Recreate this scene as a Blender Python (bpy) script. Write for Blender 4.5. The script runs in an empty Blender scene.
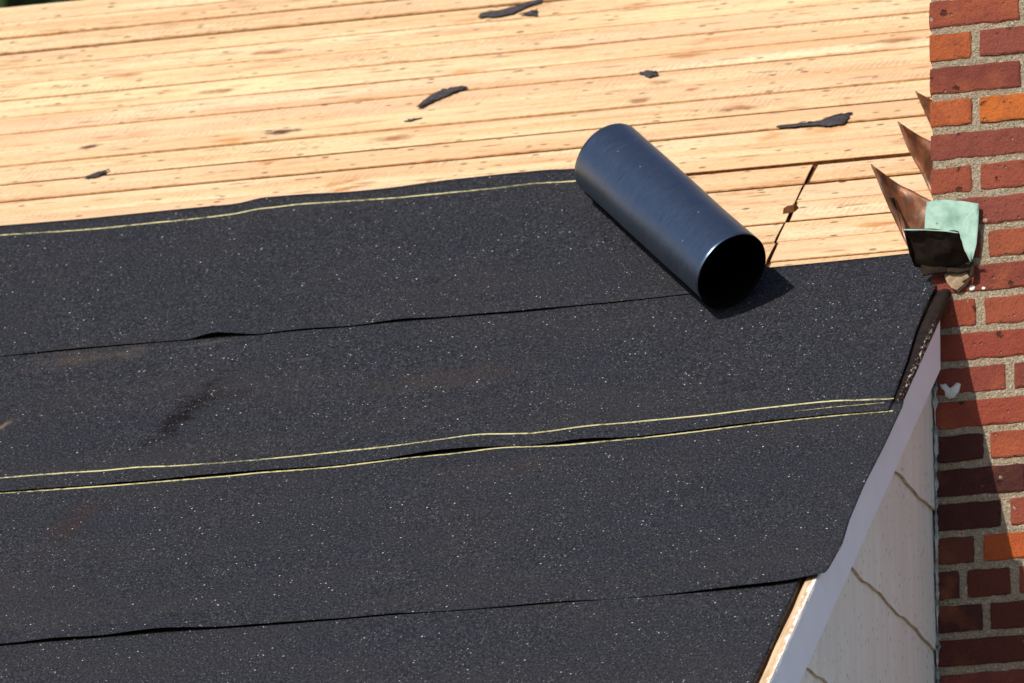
import bpy, math, random
from mathutils import Vector, Matrix, noise
R = math.radians
rnd = random.Random(7)
scene = bpy.context.scene
COL = scene.collection

# ------------------------------------------------------------------ frame of the roof
PITCH = R(41.48)
ROOF_O = Vector((0, 0, 8.0))                       # top outer corner of the rake, eight metres up
ROOF_M = Matrix.Translation(ROOF_O) @ Matrix.Rotation(PITCH, 4, 'X')   # local (u along the courses, v up the slope, h off the roof)
SP, CP = math.sin(PITCH), math.cos(PITCH)
YC = 0.3950                                        # front face of the chimney
RIDGE_V, EAVE_V = 2.505, -1.75

# ------------------------------------------------------------------ helpers
def tag(o, label=None, cat=None, group=None, kind=None):
    if label: o['label'] = label
    if cat: o['category'] = cat
    if group: o['group'] = group
    if kind: o['kind'] = kind
    return o

def empty(name, loc, label, cat, group=None):
    o = bpy.data.objects.new(name, None)
    o.empty_display_size = .2
    COL.objects.link(o); o.location = loc
    return tag(o, label, cat, group)

def mesh(name, vs, fs, mats, parent=None, matrix=None, smooth=False, mi=None, cols=None):
    me = bpy.data.meshes.new(name)
    me.from_pydata([tuple(v) for v in vs], [], fs)
    for m in (mats if isinstance(mats, (list, tuple)) else [mats]): me.materials.append(m)
    if mi: me.polygons.foreach_set('material_index', mi)
    if smooth: me.polygons.foreach_set('use_smooth', [True]*len(me.polygons))
    if cols:
        a = me.color_attributes.new('tint', 'FLOAT_COLOR', 'POINT')
        a.data.foreach_set('color', [c for v in cols for c in (v[0], v[1], v[2], 1.0)])
    me.update()
    o = bpy.data.objects.new(name, me); COL.objects.link(o)
    mw = matrix if matrix is not None else Matrix.Identity(4)
    if parent is not None:
        o.parent = parent
        o.matrix_parent_inverse = Matrix.Identity(4)
        o.matrix_basis = Matrix.Translation(-Vector(parent.location)) @ mw if parent.type == 'EMPTY' else parent.matrix_basis.inverted() @ mw
    else:
        o.matrix_basis = mw
    return o

def box(vs, fs, x0, x1, y0, y1, z0, z1):
    b = len(vs)
    vs += [(x0,y0,z0),(x1,y0,z0),(x1,y1,z0),(x0,y1,z0),(x0,y0,z1),(x1,y0,z1),(x1,y1,z1),(x0,y1,z1)]
    fs += [(b,b+3,b+2,b+1),(b+4,b+5,b+6,b+7),(b,b+1,b+5,b+4),(b+1,b+2,b+6,b+5),(b+2,b+3,b+7,b+6),(b+3,b,b+4,b+7)]

def interp(pts, x):
    if x <= pts[0][0]: return pts[0][1]
    for (a, ya), (b, yb) in zip(pts, pts[1:]):
        if x <= b:
            t = (x-a)/(b-a); return ya + (yb-ya)*t
    return pts[-1][1]

def smooth(pts, x, w=.02):
    return sum(interp(pts, x+k*w) for k in (-2,-1,0,1,2))/5

def solidify(o, t, off=-1):
    m = o.modifiers.new('thickness', 'SOLIDIFY'); m.thickness = t; m.offset = off

def n1(x, y=0., z=0.): return noise.noise(Vector((x, y, z)))

# ------------------------------------------------------------------ material helpers
class NT:
    def __init__(s, name):
        s.m = bpy.data.materials.new(name); s.m.use_nodes = True
        s.t = s.m.node_tree; s.t.nodes.clear()
        s.out = s.n('ShaderNodeOutputMaterial'); s.b = s.n('ShaderNodeBsdfPrincipled')
        s.t.links.new(s.b.outputs[0], s.out.inputs[0])
    def n(s, typ, **kw):
        n = s.t.nodes.new(typ)
        for k, v in kw.items(): setattr(n, k, v)
        return n
    def link(s, sock, val):
        if isinstance(val, bpy.types.NodeSocket): s.t.links.new(val, sock)
        elif val is not None:
            if isinstance(val, (tuple, list)) and len(val) == 3 and sock.type == 'RGBA': val = (*val, 1)
            sock.default_value = val
    def coord(s, kind='Object'): return s.n('ShaderNodeTexCoord').outputs[kind]
    def map(s, vec, scale=(1,1,1), loc=(0,0,0), rot=(0,0,0)):
        m = s.n('ShaderNodeMapping'); s.link(m.inputs['Vector'], vec)
        m.inputs['Scale'].default_value = scale; m.inputs['Location'].default_value = loc; m.inputs['Rotation'].default_value = rot
        return m.outputs[0]
    def noise(s, vec, scale, detail=3, rough=.55, dist=0, out='Fac'):
        m = s.n('ShaderNodeTexNoise'); s.link(m.inputs['Vector'], vec)
        m.inputs['Scale'].default_value = scale; m.inputs['Detail'].default_value = detail
        m.inputs['Roughness'].default_value = rough; m.inputs['Distortion'].default_value = dist
        return m.outputs[out]
    def vor(s, vec, scale, rand=1.0):
        m = s.n('ShaderNodeTexVoronoi'); s.link(m.inputs['Vector'], vec); m.inputs['Scale'].default_value = scale
        m.inputs['Randomness'].default_value = rand
        return m.outputs['Distance'], m.outputs['Color']
    def ramp(s, fac, stops, interp='LINEAR'):
        m = s.n('ShaderNodeValToRGB'); s.link(m.inputs[0], fac); r = m.color_ramp; r.interpolation = interp
        while len(r.elements) < len(stops): r.elements.new(.5)
        for e, (p, c) in zip(r.elements, stops):
            e.position = p; e.color = (c, c, c, 1) if not isinstance(c, (tuple, list)) else (*c, 1)
        return m.outputs[0]
    def math(s, op, a, b=None, c=None):
        m = s.n('ShaderNodeMath', operation=op)
        s.link(m.inputs[0], a); s.link(m.inputs[1], b)
        if c is not None: s.link(m.inputs[2], c)
        return m.outputs[0]
    def step(s, x, lo, hi):
        m = s.n('ShaderNodeMapRange'); m.interpolation_type = 'SMOOTHSTEP'
        s.link(m.inputs[0], x); m.inputs[1].default_value = lo; m.inputs[2].default_value = hi
        return m.outputs[0]
    def mix(s, fac, a, b, mode='MIX'):
        m = s.n('ShaderNodeMix', data_type='RGBA', blend_type=mode)
        s.link(m.inputs[0], fac); s.link(m.inputs[6], a); s.link(m.inputs[7], b)
        return m.outputs[2]
    def sep(s, v):
        m = s.n('ShaderNodeSeparateXYZ'); s.link(m.inputs[0], v); return m.outputs
    def sepc(s, v):
        m = s.n('ShaderNodeSeparateColor'); s.link(m.inputs[0], v); return m.outputs
    def attr(s, name):
        m = s.n('ShaderNodeAttribute'); m.attribute_name = name; return m.outputs['Color']
    def bump(s, h, strength, dist, normal=None):
        m = s.n('ShaderNodeBump'); s.link(m.inputs['Height'], h)
        m.inputs['Strength'].default_value = strength; m.inputs['Distance'].default_value = dist
        if normal: s.link(m.inputs['Normal'], normal)
        return m.outputs[0]
    def ellipse(s, vec, u, v, ru, rv, ang=0, wob=None, soft=.5):
        q = s.map(vec, loc=(-u, -v, 0))
        q = s.map(q, rot=(0, 0, -ang)); q = s.map(q, scale=(1/ru, 1/rv, 0))
        if wob is not None:
            m = s.n('ShaderNodeVectorMath', operation='ADD'); s.link(m.inputs[0], q); s.link(m.inputs[1], wob); q = m.outputs[0]
        m = s.n('ShaderNodeVectorMath', operation='LENGTH'); s.link(m.inputs[0], q)
        return s.math('SUBTRACT', 1.0, s.step(m.outputs['Value'], 1-soft, 1.0))
    def set(s, color=None, rough=None, spec=None, normal=None, metal=None):
        i = s.b.inputs
        if color is not None: s.link(i['Base Color'], color)
        if rough is not None: s.link(i['Roughness'], rough)
        if spec is not None: s.link(i['Specular IOR Level'], spec)
        if normal is not None: s.link(i['Normal'], normal)
        if metal is not None: s.link(i['Metallic'], metal)
        return s.m

def centred(n, vec, scale, amp):
    """a noise vector around zero, to roughen the outline of a stain"""
    c = n.noise(vec, scale, 3, out='Color')
    m = n.n('ShaderNodeVectorMath', operation='SUBTRACT'); n.link(m.inputs[0], c); m.inputs[1].default_value = (.5,.5,.5)
    k = n.n('ShaderNodeVectorMath', operation='SCALE'); n.link(k.inputs[0], m.outputs[0]); k.inputs['Scale'].default_value = amp
    return k.outputs[0]

# ---- new pine boards
def wood_material():
    n = NT('new_pine'); p = n.coord()
    t = n.sepc(n.attr('tint'))
    sh = n.n('ShaderNodeCombineXYZ'); n.link(sh.inputs[0], n.math('MULTIPLY', t[1], 37.0)); n.link(sh.inputs[2], n.math('MULTIPLY', t[1], 11.0))
    ad = n.n('ShaderNodeVectorMath', operation='ADD'); n.link(ad.inputs[0], p); n.link(ad.inputs[1], sh.outputs[0]); q = ad.outputs[0]
    g1 = n.noise(n.map(q, (1.6, 60, 8)), 1.0, 5, .6, .4)
    g2 = n.noise(n.map(q, (5, 240, 8)), 1.0, 3, .6)
    g3 = n.noise(n.map(q, (1.2, 14, 1)), 1.0, 2)
    base = n.ramp(g1, [(.25, (.50,.29,.13)), (.45, (.68,.475,.265)), (.75, (.80,.635,.40))])
    base = n.mix(n.math('MULTIPLY', n.step(g2, .52, .75), .35), base, (.53,.28,.11))
    base = n.mix(n.math('MULTIPLY', n.step(g3, .5, .75), .45), base, (.74,.40,.21))
    base = n.mix(n.math('MULTIPLY', t[0], .55), base, n.mix(n.step(g3, .3, .6), (.86,.71,.49), (.66,.38,.20)))
    gf = n.noise(n.map(q, (70, 260, 8)), 1.0, 3, .7)
    base = n.mix(n.math('MULTIPLY', n.step(gf, .45, .72), .6), base, (.44,.235,.11))
    pk = n.noise(n.map(q, (.9, 7, 1), loc=(4, 2, 0)), 1.0, 3, .6)
    base = n.mix(n.math('MULTIPLY', n.step(pk, .48, .68), .55), base, (.70,.42,.27))
    base = n.mix(n.math('MULTIPLY', n.step(pk, .46, .30), .5), base, (.80,.66,.38))
    # saw marks across the face, only in patches
    w = n.n('ShaderNodeTexWave'); n.link(w.inputs['Vector'], n.map(q, (1, .45, 1), rot=(0, 0, .5))); w.inputs['Scale'].default_value = 26; w.inputs['Distortion'].default_value = 5.0; w.inputs['Detail'].default_value = 3; w.inputs['Detail Scale'].default_value = 2.5
    patch = n.step(n.noise(n.map(q, (1.4, 9, 1)), 1.0, 2), .42, .62)
    saw = n.math('MULTIPLY', n.math('MULTIPLY', w.outputs['Fac'], n.math('MULTIPLY', patch, n.step(n.noise(n.map(q, (9, 30, 1)), 1.0, 3, .7), .40, .66))), .75)
    base = n.mix(saw, base, (.46,.28,.175))
    # knots
    wq = n.n('ShaderNodeVectorMath', operation='ADD'); n.link(wq.inputs[0], n.map(q, (3.0, 11, 0))); n.link(wq.inputs[1], centred(n, n.map(q, (1, 2.5, 1)), 24, .25))
    d, c = n.vor(wq.outputs[0], 1.0)
    cr = n.sepc(c)
    kn = n.math('MULTIPLY', n.math('SUBTRACT', 1.0, n.step(d, .05, .2)), n.step(cr[0], .45, .47))
    base = n.mix(n.math('MULTIPLY', kn, .9), base, n.mix(cr[1], (.24,.085,.035), (.55,.24,.07)))
    d, c = n.vor(n.map(q, (13, 32, 0)), 1.0); cr = n.sepc(c)
    kn2 = n.math('MULTIPLY', n.math('SUBTRACT', 1.0, n.step(d, .06, .16)), n.step(cr[0], .40, .42))
    base = n.mix(n.math('MULTIPLY', kn2, n.math('ADD', .2, n.math('MULTIPLY', cr[1], .75))), base, (.12,.05,.03))
    # short dark streaks (resin, dirt)
    d, c = n.vor(n.map(q, (7, 48, 0), rot=(0,0,.05)), 1.0); cr = n.sepc(c)
    st = n.math('MULTIPLY', n.math('SUBTRACT', 1.0, n.step(d, .08, .3)), n.step(cr[0], .58, .60))
    base = n.mix(n.math('MULTIPLY', st, .6), base, (.26,.11,.05))
    d, c = n.vor(n.map(q, (26, 60, 0)), 1.0); cr = n.sepc(c)
    st = n.math('MULTIPLY', n.math('SUBTRACT', 1.0, n.step(d, .12, .30)), n.step(cr[0], .60, .62))
    base = n.mix(n.math('MULTIPLY', st, n.math('ADD', .25, n.math('MULTIPLY', cr[1], .7))), base, (.07,.035,.025))
    blot = n.noise(n.map(q, (3.5, 22, 1)), 1.0, 4, .65)
    base = n.mix(n.math('MULTIPLY', n.step(blot, .55, .72), .6), base, (.50,.24,.12))
    wob = centred(n, n.map(p, (1, 2.2, 1)), 40, 1.5)
    for (u, v, a, b, ang, col, f) in [(-2.076,1.672,.030,.016,.1,(.10,.035,.03),.95), (-1.647,1.652,.052,.015,.0,(.10,.04,.035),.98), (-1.50,1.655,.11,.007,.05,(.46,.18,.06),.7),
                                      (-.872,1.637,.030,.014,0,(.28,.12,.06),.85), (-.767,1.672,.022,.012,0,(.36,.10,.06),.8), (-1.64,1.51,.045,.018,.35,(.55,.22,.07),.75),
                                      (-1.27,1.43,.03,.012,.2,(.5,.2,.05),.7), (-1.455,1.357,.05,.014,.3,(.46,.2,.06),.7), (-2.327,2.325,.05,.012,.1,(.48,.19,.06),.8),
                                      (-1.31,1.89,.05,.014,.0,(.55,.24,.07),.7), (-.43,1.40,.06,.03,.1,(.52,.25,.09),.6), (-1.375,2.17,.035,.01,.1,(.5,.22,.07),.6),
                                      (-.54,1.39,.035,.03,.1,(.50,.22,.07),.6), (-.235,1.30,.05,.02,.1,(.36,.16,.10),.45), (-1.43,1.32,.03,.011,.1,(.42,.16,.03),.85)]:
        base = n.mix(n.math('MULTIPLY', n.ellipse(p, u, v, a*1.15, b*1.2, ang, wob, .8), f), base, col)
    hs = n.math('ADD', n.math('MULTIPLY', g2, .5), n.math('MULTIPLY', w.outputs['Fac'], n.math('MULTIPLY', patch, .3)))
    return n.set(base, .62, .25, n.bump(hs, .35, .002))

def raw_wood(name, a, b):
    n = NT(name); p = n.coord()
    g = n.noise(n.map(p, (60, 3, 60)), 1.0, 4, .6)
    return n.set(n.ramp(g, [(.3, a), (.7, b)]), .75, .2, n.bump(g, .5, .002))

# ---- asphalt felt
def felt_material():
    n = NT('asphalt_felt'); p = n.coord()
    t = n.sepc(n.attr('tint'))
    g = n.noise(n.map(p, (1, .6, 1)), 230, 2, .75)
    g2 = n.noise(n.map(p, (1, .6, 1)), 110, 2, .6)
    base = n.ramp(g, [(.32, (.0085,.009,.012)), (.5, (.0205,.0215,.0275)), (.70, (.050,.052,.062))])
    base = n.mix(n.math('MULTIPLY', n.step(g2, .5, .8), .25), base, (.04,.04,.045))
    big = n.noise(n.map(p, (1.6, 5, 1)), 1.0, 4, .6)
    base = n.mix(n.math('MULTIPLY', n.step(big, .45, .75), .35), base, (.040,.033,.031))
    base = n.mix(n.math('MULTIPLY', n.step(big, .48, .22), .30), base, (.020,.022,.034))
    streak = n.noise(n.map(p, (.5, 26, 1)), 1.0, 3, .6)
    base = n.mix(n.math('MULTIPLY', n.step(streak, .5, .8), .25), base, (.036,.037,.043))
    wob = centred(n, n.map(p, (1, 1.6, 1)), 26, 2.4)
    for (u, v, a, b, ang, col, f) in [(-1.865,.262,.035,.012,1.05,(.17,.11,.08),.75), (-1.80,.555,.16,.05,.05,(.075,.055,.045),.45), (-1.69,.56,.05,.04,.2,(.085,.07,.06),.4),
                                      (-1.53,.57,.07,.012,.1,(.085,.075,.065),.4), (-1.49,.24,.055,.20,-.22,(.007,.005,.006),.95), (-1.60,-.24,.05,.14,-.3,(.034,.019,.016),.6), (-1.43,.30,.08,.05,.1,(.016,.012,.014),.5),
                                      (-.95,.30,.25,.07,.1,(.05,.036,.03),.35), (-.75,-.15,.22,.06,.1,(.05,.036,.032),.3), (-1.30,.45,.03,.008,.2,(.09,.08,.07),.35)]:
        base = n.mix(n.math('MULTIPLY', n.ellipse(p, u, v, a, b, ang, wob, .9), f), base, col)
    # pale mineral specks of several sizes, thick in some places and sparse in others
    dens = n.noise(p, 7, 3)
    for sc, r, thr, br in ((300, .32, .74, .12), (190, .27, .85, .30), (95, .19, .91, .60), (48, .095, .93, .85)):
        d, c = n.vor(p, sc); cr = n.sepc(c)
        on = n.math('GREATER_THAN', n.math('ADD', cr[0], n.math('MULTIPLY', n.math('SUBTRACT', dens, .5), .35)), thr)
        m = n.math('MULTIPLY', n.math('SUBTRACT', 1.0, n.step(d, r*.5, r)), on)
        m = n.math('MULTIPLY', m, n.math('ADD', n.math('MULTIPLY', cr[1], .7), .3))
        base = n.mix(m, base, (br, br*.98, br*.95))
    hh = n.math('ADD', n.math('MULTIPLY', g, 1.0), n.math('MULTIPLY', g2, .6))
    return n.set(base, .88, .07, n.bump(hh, .22, .0012))

def lap_line_material():
    n = NT('printed_yellow_line'); p = n.coord()
    g = n.noise(n.map(p, (75, 260, 1)), 1.0, 3, .75); g2 = n.noise(n.map(p, (6, 30, 1)), 1.0, 2)
    k = n.step(n.math('ADD', g, n.math('MULTIPLY', g2, .6)), .66, .86)
    return n.set(n.mix(k, (.085,.078,.045), (.55,.50,.26)), .8, .2)

def lap_line_faded():
    n = NT('worn_yellow_line'); p = n.coord()
    g = n.noise(n.map(p, (45, 200, 1)), 1.0, 3, .7); g2 = n.noise(n.map(p, (8, 30, 1)), 1.0, 2)
    k = n.step(n.math('ADD', g, n.math('MULTIPLY', g2, .6)), .66, .9)
    return n.set(n.mix(k, (.10,.09,.045), (.52,.45,.20)), .8, .2)

def roll_material():
    n = NT('smooth_felt_back'); p = n.coord()
    # object coords: x round the roll, y along it (both in metres)
    f = n.noise(n.map(p, (1, 1, 1)), 60, 4, .7)
    fib = n.noise(n.map(n.coord('UV'), (22, 210, 1), rot=(0, 0, .10)), 1.0, 4, .65, .6)
    fib2 = n.noise(n.map(n.coord('UV'), (45, 420, 1), rot=(0, 0, -.15)), 1.0, 3, .6)
    base = n.ramp(fib, [(.36, (.005,.005,.006)), (.66, (.026,.022,.021))])
    base = n.mix(n.math('MULTIPLY', n.step(f, .5, .7), .3), base, (.028,.024,.024))
    d, c = n.vor(p, 45); cr = n.sepc(c)
    sp = n.math('MULTIPLY', n.math('SUBTRACT', 1.0, n.step(d, .04, .10)), n.math('GREATER_THAN', cr[0], .93))
    base = n.mix(sp, base, (.35,.36,.38))
    rough = n.math('ADD', n.math('MULTIPLY', n.math('ADD', fib2, fib), .14), .20)
    h = n.math('ADD', fib, n.math('MULTIPLY', fib2, .5))
    nb = n.bump(h, .50, .0017)
    i = n.b.inputs
    i['IOR'].default_value = 3.3
    i['Specular Tint'].default_value = (.50, .71, 1, 1)
    return n.set(base, rough, .5, nb)


def brick_material():
    n = NT('old_red_brick'); p = n.coord()
    c = n.attr('tint')
    a = n.noise(p, 28, 4, .6); b = n.noise(p, 140, 3, .65); e = n.noise(n.map(p, (1,1,1), loc=(3,1,5)), 11, 3)
    col = n.mix(n.math('MULTIPLY', n.step(a, .42, .72), .5), c, n.mix(.5, c, (.10,.030,.026)))
    col = n.mix(n.math('MULTIPLY', n.step(e, .52, .75), .5), col, n.mix(.55, c, (.52,.16,.055)))
    col = n.mix(n.math('MULTIPLY', n.step(b, .55, .75), .35), col, (.07,.028,.022))
    d, cc = n.vor(p, 75); cr = n.sepc(cc)
    sp = n.math('MULTIPLY', n.math('SUBTRACT', 1.0, n.step(d, .10, .3)), n.math('GREATER_THAN', cr[0], .9))
    col = n.mix(n.math('MULTIPLY', sp, .6), col, n.mix(cr[1], (.04,.02,.018), (.55,.36,.24)))
    f = n.noise(p, 420, 3, .75)
    col = n.mix(n.math('MULTIPLY', n.step(f, .5, .72), .40), col, (.05,.022,.018))
    col = n.mix(n.math('MULTIPLY', n.step(f, .46, .30), .30), col, n.mix(.5, c, (.55,.24,.14)))
    pit, pc = n.vor(p, 38); pr = n.sepc(pc)
    pm = n.math('MULTIPLY', n.math('SUBTRACT', 1.0, n.step(n.math('ADD', pit, n.math('MULTIPLY', n.math('SUBTRACT', b, .5), .9)), .06, .26)), n.math('GREATER_THAN', pr[0], .86))
    col = n.mix(n.math('MULTIPLY', pm, .75), col, n.mix(n.math('GREATER_THAN', pr[1], .72), (.045,.020,.016), (.46,.33,.24)))
    h = n.math('ADD', n.math('MULTIPLY', a, 1.2), n.math('ADD', b, n.math('MULTIPLY', n.math('ADD', sp, pm), -1.0)))
    h = n.math('ADD', h, n.math('MULTIPLY', f, .5))
    return n.set(col, .9, .15, n.bump(h, 1.0, .006))

def mortar_material():
    n = NT('sandy_mortar'); p = n.coord()
    a = n.noise(p, 320, 3, .7); b = n.noise(p, 40, 3); d, c = n.vor(p, 260); cr = n.sepc(c)
    col = n.ramp(a, [(.3, (.16,.12,.075)), (.5, (.37,.295,.205)), (.72, (.56,.475,.355))])
    col = n.mix(n.math('MULTIPLY', n.step(b, .5, .75), .4), col, (.30,.25,.20))
    col = n.mix(n.math('MULTIPLY', n.math('GREATER_THAN', cr[0], .8), .55), col, n.mix(cr[1], (.10,.085,.07), (.70,.64,.54)))
    return n.set(col, .95, .1, n.bump(n.math('ADD', a, n.math('MULTIPLY', d, .6)), 1.0, .006))

def simple(name, color, rough=.6, spec=.3, metal=0, nscale=30, var=.25, bump=.2, dark=None, stretch=(1,1,1)):
    n = NT(name); p = n.map(n.coord(), stretch)
    a = n.noise(p, nscale, 4, .6)
    dk = dark or tuple(x*(1-var) for x in color)
    col = n.ramp(a, [(.3, dk), (.65, color)])
    return n.set(col, rough, spec, n.bump(a, bump, .003) if bump else None, metal)

def trim_material():
    n = NT('white_trim_paint'); p = n.coord()
    a = n.noise(n.map(p, (1, 3, 40)), 1.0, 3); b = n.noise(p, 14, 4)
    col = n.ramp(b, [(.3, (.82,.82,.89)), (.7, (.88,.88,.93))])
    d, c = n.vor(p, 32); cr = n.sepc(c)
    sp = n.math('MULTIPLY', n.math('SUBTRACT', 1.0, n.step(d, .03, .07)), n.math('GREATER_THAN', cr[0], .88))
    col = n.mix(n.math('MULTIPLY', sp, .7), col, (.25,.22,.20))
    return n.set(col, .5, .35, n.bump(a, .1, .002))

def siding_material():
    n = NT('pale_fibre_shingle'); p = n.coord()
    s = n.noise(n.map(p, (1, 30, 1.6)), 1.0, 4, .6); s2 = n.noise(n.map(p, (1, 110, 5)), 1.0, 3, .6)
    col = n.ramp(s, [(.3, (.80,.73,.64)), (.7, (.89,.84,.76))])
    col = n.mix(n.math('MULTIPLY', n.step(s2, .5, .8), .3), col, (.62,.53,.45))
    d, c = n.vor(n.map(p, (1, 95, 42), rot=(.3,0,0)), 1.0); cr = n.sepc(c)
    m = n.math('MULTIPLY', n.math('SUBTRACT', 1.0, n.step(d, .08, .26)), n.math('GREATER_THAN', cr[0], .66))
    col = n.mix(n.math('MULTIPLY', m, n.math('ADD', .25, n.math('MULTIPLY', cr[1], .6))), col, (.13,.11,.11))
    big = n.noise(p, 4, 3)
    col = n.mix(n.math('MULTIPLY', n.step(big, .45, .75), .3), col, (.66,.58,.50))
    return n.set(col, .75, .25, n.bump(n.math('ADD', s2, n.math('MULTIPLY', m, -.8)), .35, .003))

def copper_material():
    n = NT('weathered_copper'); p = n.coord()
    a = n.noise(n.map(p, (1, 1, .35), rot=(0, .6, 0)), 30, 4, .65, .8); b = n.noise(p, 70, 3)
    col = n.ramp(a, [(.28, (.040,.024,.017)), (.44, (.16,.066,.034)), (.58, (.27,.105,.050)), (.74, (.17,.125,.095))])
    col = n.mix(n.math('MULTIPLY', n.step(b, .48, .66), .6), col, (.10,.060,.042))
    return n.set(col, n.math('ADD', .32, n.math('MULTIPLY', b, .25)), .5, n.bump(a, .25, .004), .3)

def patina_material():
    n = NT('green_patina'); p = n.coord()
    a = n.noise(p, 26, 4, .6); b = n.noise(n.map(p, (1,1,.4)), 60, 3)
    col = n.ramp(a, [(.28, (.17,.30,.24)), (.5, (.30,.45,.38)), (.75, (.42,.57,.49))])
    col = n.mix(n.math('MULTIPLY', n.step(b, .56, .75), .5), col, (.20,.33,.27))
    d, c = n.vor(p, 60); cr = n.sepc(c)
    m = n.math('MULTIPLY', n.math('SUBTRACT', 1.0, n.step(d, .06, .2)), n.math('GREATER_THAN', cr[0], .86))
    col = n.mix(n.math('MULTIPLY', m, .7), col, (.09,.12,.10))
    return n.set(col, .8, .2, n.bump(b, .3, .003))

M_WOOD = wood_material()
def edge_material():
    n = NT('raw_board_edge'); p = n.coord(); u = n.sep(p)[0]
    g = n.noise(n.map(p, (160, 5, 60)), 1.0, 4, .65); b = n.noise(p, 16, 4)
    col = n.ramp(g, [(.3, (.42,.25,.13)), (.65, (.70,.52,.33))])
    col = n.mix(n.math('MULTIPLY', n.step(b, .5, .7), .5), col, (.34,.21,.13))
    f = n.noise(n.map(p, (120, 40, 120)), 1.0, 4, .7)
    on = n.math('MULTIPLY', n.step(n.math('ADD', f, n.math('MULTIPLY', u, 18)), .36, .42), .9)
    col = n.mix(on, col, (.74,.71,.70))
    return n.set(col, .8, .2, n.bump(n.math('ADD', g, f), .7, .003))
M_EDGE = edge_material()
M_GAP = raw_wood('tongue_wood', (.06,.022,.007), (.17,.060,.018)); M_LIP = raw_wood('board_lip', (.30,.12,.04), (.62,.34,.14))
M_FELT = felt_material(); M_LINE = lap_line_material(); M_LINE2 = lap_line_faded(); M_ROLL = roll_material()
M_ROLL_IN = simple('granular_felt_inside', (.006,.006,.007), .95, .05, nscale=200, var=.5)
M_SCRAP = simple('felt_scrap_black', (.072,.064,.070), .85, .2, nscale=120, var=.6)
M_BRICK = brick_material(); M_MORTAR = mortar_material()
M_TRIM = trim_material(); M_SIDE = siding_material()
M_SIDE_EDGE = simple('shingle_edge_dirt', (.52,.40,.28), .9, .1, var=.5)
M_COPPER = copper_material(); M_PATINA = patina_material()
M_DARKCU = simple('tarnished_copper', (.030,.020,.014), .8, .15, .0, 40, .7, .3)
M_LUMP = simple('mortar_chunk', (.36,.26,.17), .95, .1, nscale=90, var=.5, bump=1)
M_CAULK = simple('old_caulk', (.46,.47,.45), .9, .1, nscale=34, var=.75, bump=1, dark=(.014,.014,.014))
M_PAINT = simple('spilled_paint', (.74,.72,.68), .6, .3, nscale=60, var=.35)
def drip_material():
    n = NT('bronze_drip_edge'); p = n.coord(); u = n.sep(p)[0]
    a = n.noise(p, 60, 4, .6)
    col = n.ramp(a, [(.3, (.006,.004,.003)), (.65, (.020,.011,.008))])
    f = n.noise(n.map(p, (160, 60, 160)), 1.0, 3, .7)
    on = n.math('MULTIPLY', n.step(f, .53, .63), n.math('MULTIPLY', n.step(u, -.002, .003), n.step(n.sep(p)[1], .42, .25)))
    col = n.mix(on, col, (.62,.52,.44))
    return n.set(col, .6, .3, n.bump(a, .3, .003))
M_DRIP = drip_material()
M_FLECK = simple('pale_fleck', (.60,.52,.44), .8, .2, nscale=200, var=.4)
M_WALL = simple('house_wall_paint', (.62,.56,.52), .8, .2, nscale=8, var=.12)
M_BARK = simple('bark', (.10,.075,.055), .9, .1, nscale=20, var=.5, bump=1, stretch=(1,1,.2))
M_LEAF = simple('leaf', (.055,.095,.028), .6, .3, nscale=1.2, var=.6, bump=0)
M_SHINGLE = simple('rear_roof_felt', (.05,.05,.055), .9, .2, nscale=60, var=.5)

def ground_material(name, a1, a2, a3, sc):
    n = NT(name); p = n.coord()
    a = n.noise(p, sc, 4); b = n.noise(p, 30, 3, .7)
    col = n.ramp(a, [(.3, a1), (.7, a2)])
    col = n.mix(n.math('MULTIPLY', n.step(b, .45, .7), .5), col, a3)
    return n.set(col, .9, .1, n.bump(b, .6, .02))

# ------------------------------------------------------------------ setting
S = 600
tag(mesh('ground', [(-S,-S,0),(S,-S,0),(S,S,0),(-S,S,0)], [(0,1,2,3)], ground_material('lawn', (.030,.042,.016), (.055,.065,.026), (.02,.03,.01), .6)), kind='structure')
tag(mesh('bounce_sheet', [(.15,-15,.004),(18,-15,.004),(18,45,.004),(.15,45,.004)], [(0,1,2,3)], ground_material('pale_bounce', (.46,.46,.47), (.56,.555,.55), (.42,.415,.41), .8)), kind='structure')  # added out of view: pale sheet bouncing fill light onto the shaded rake trim

# ------------------------------------------------------------------ house
house = empty('house', (-3.6, 1.8, 0), 'wooden gabled house with bare new plank roof half covered in black felt', 'house')

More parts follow.
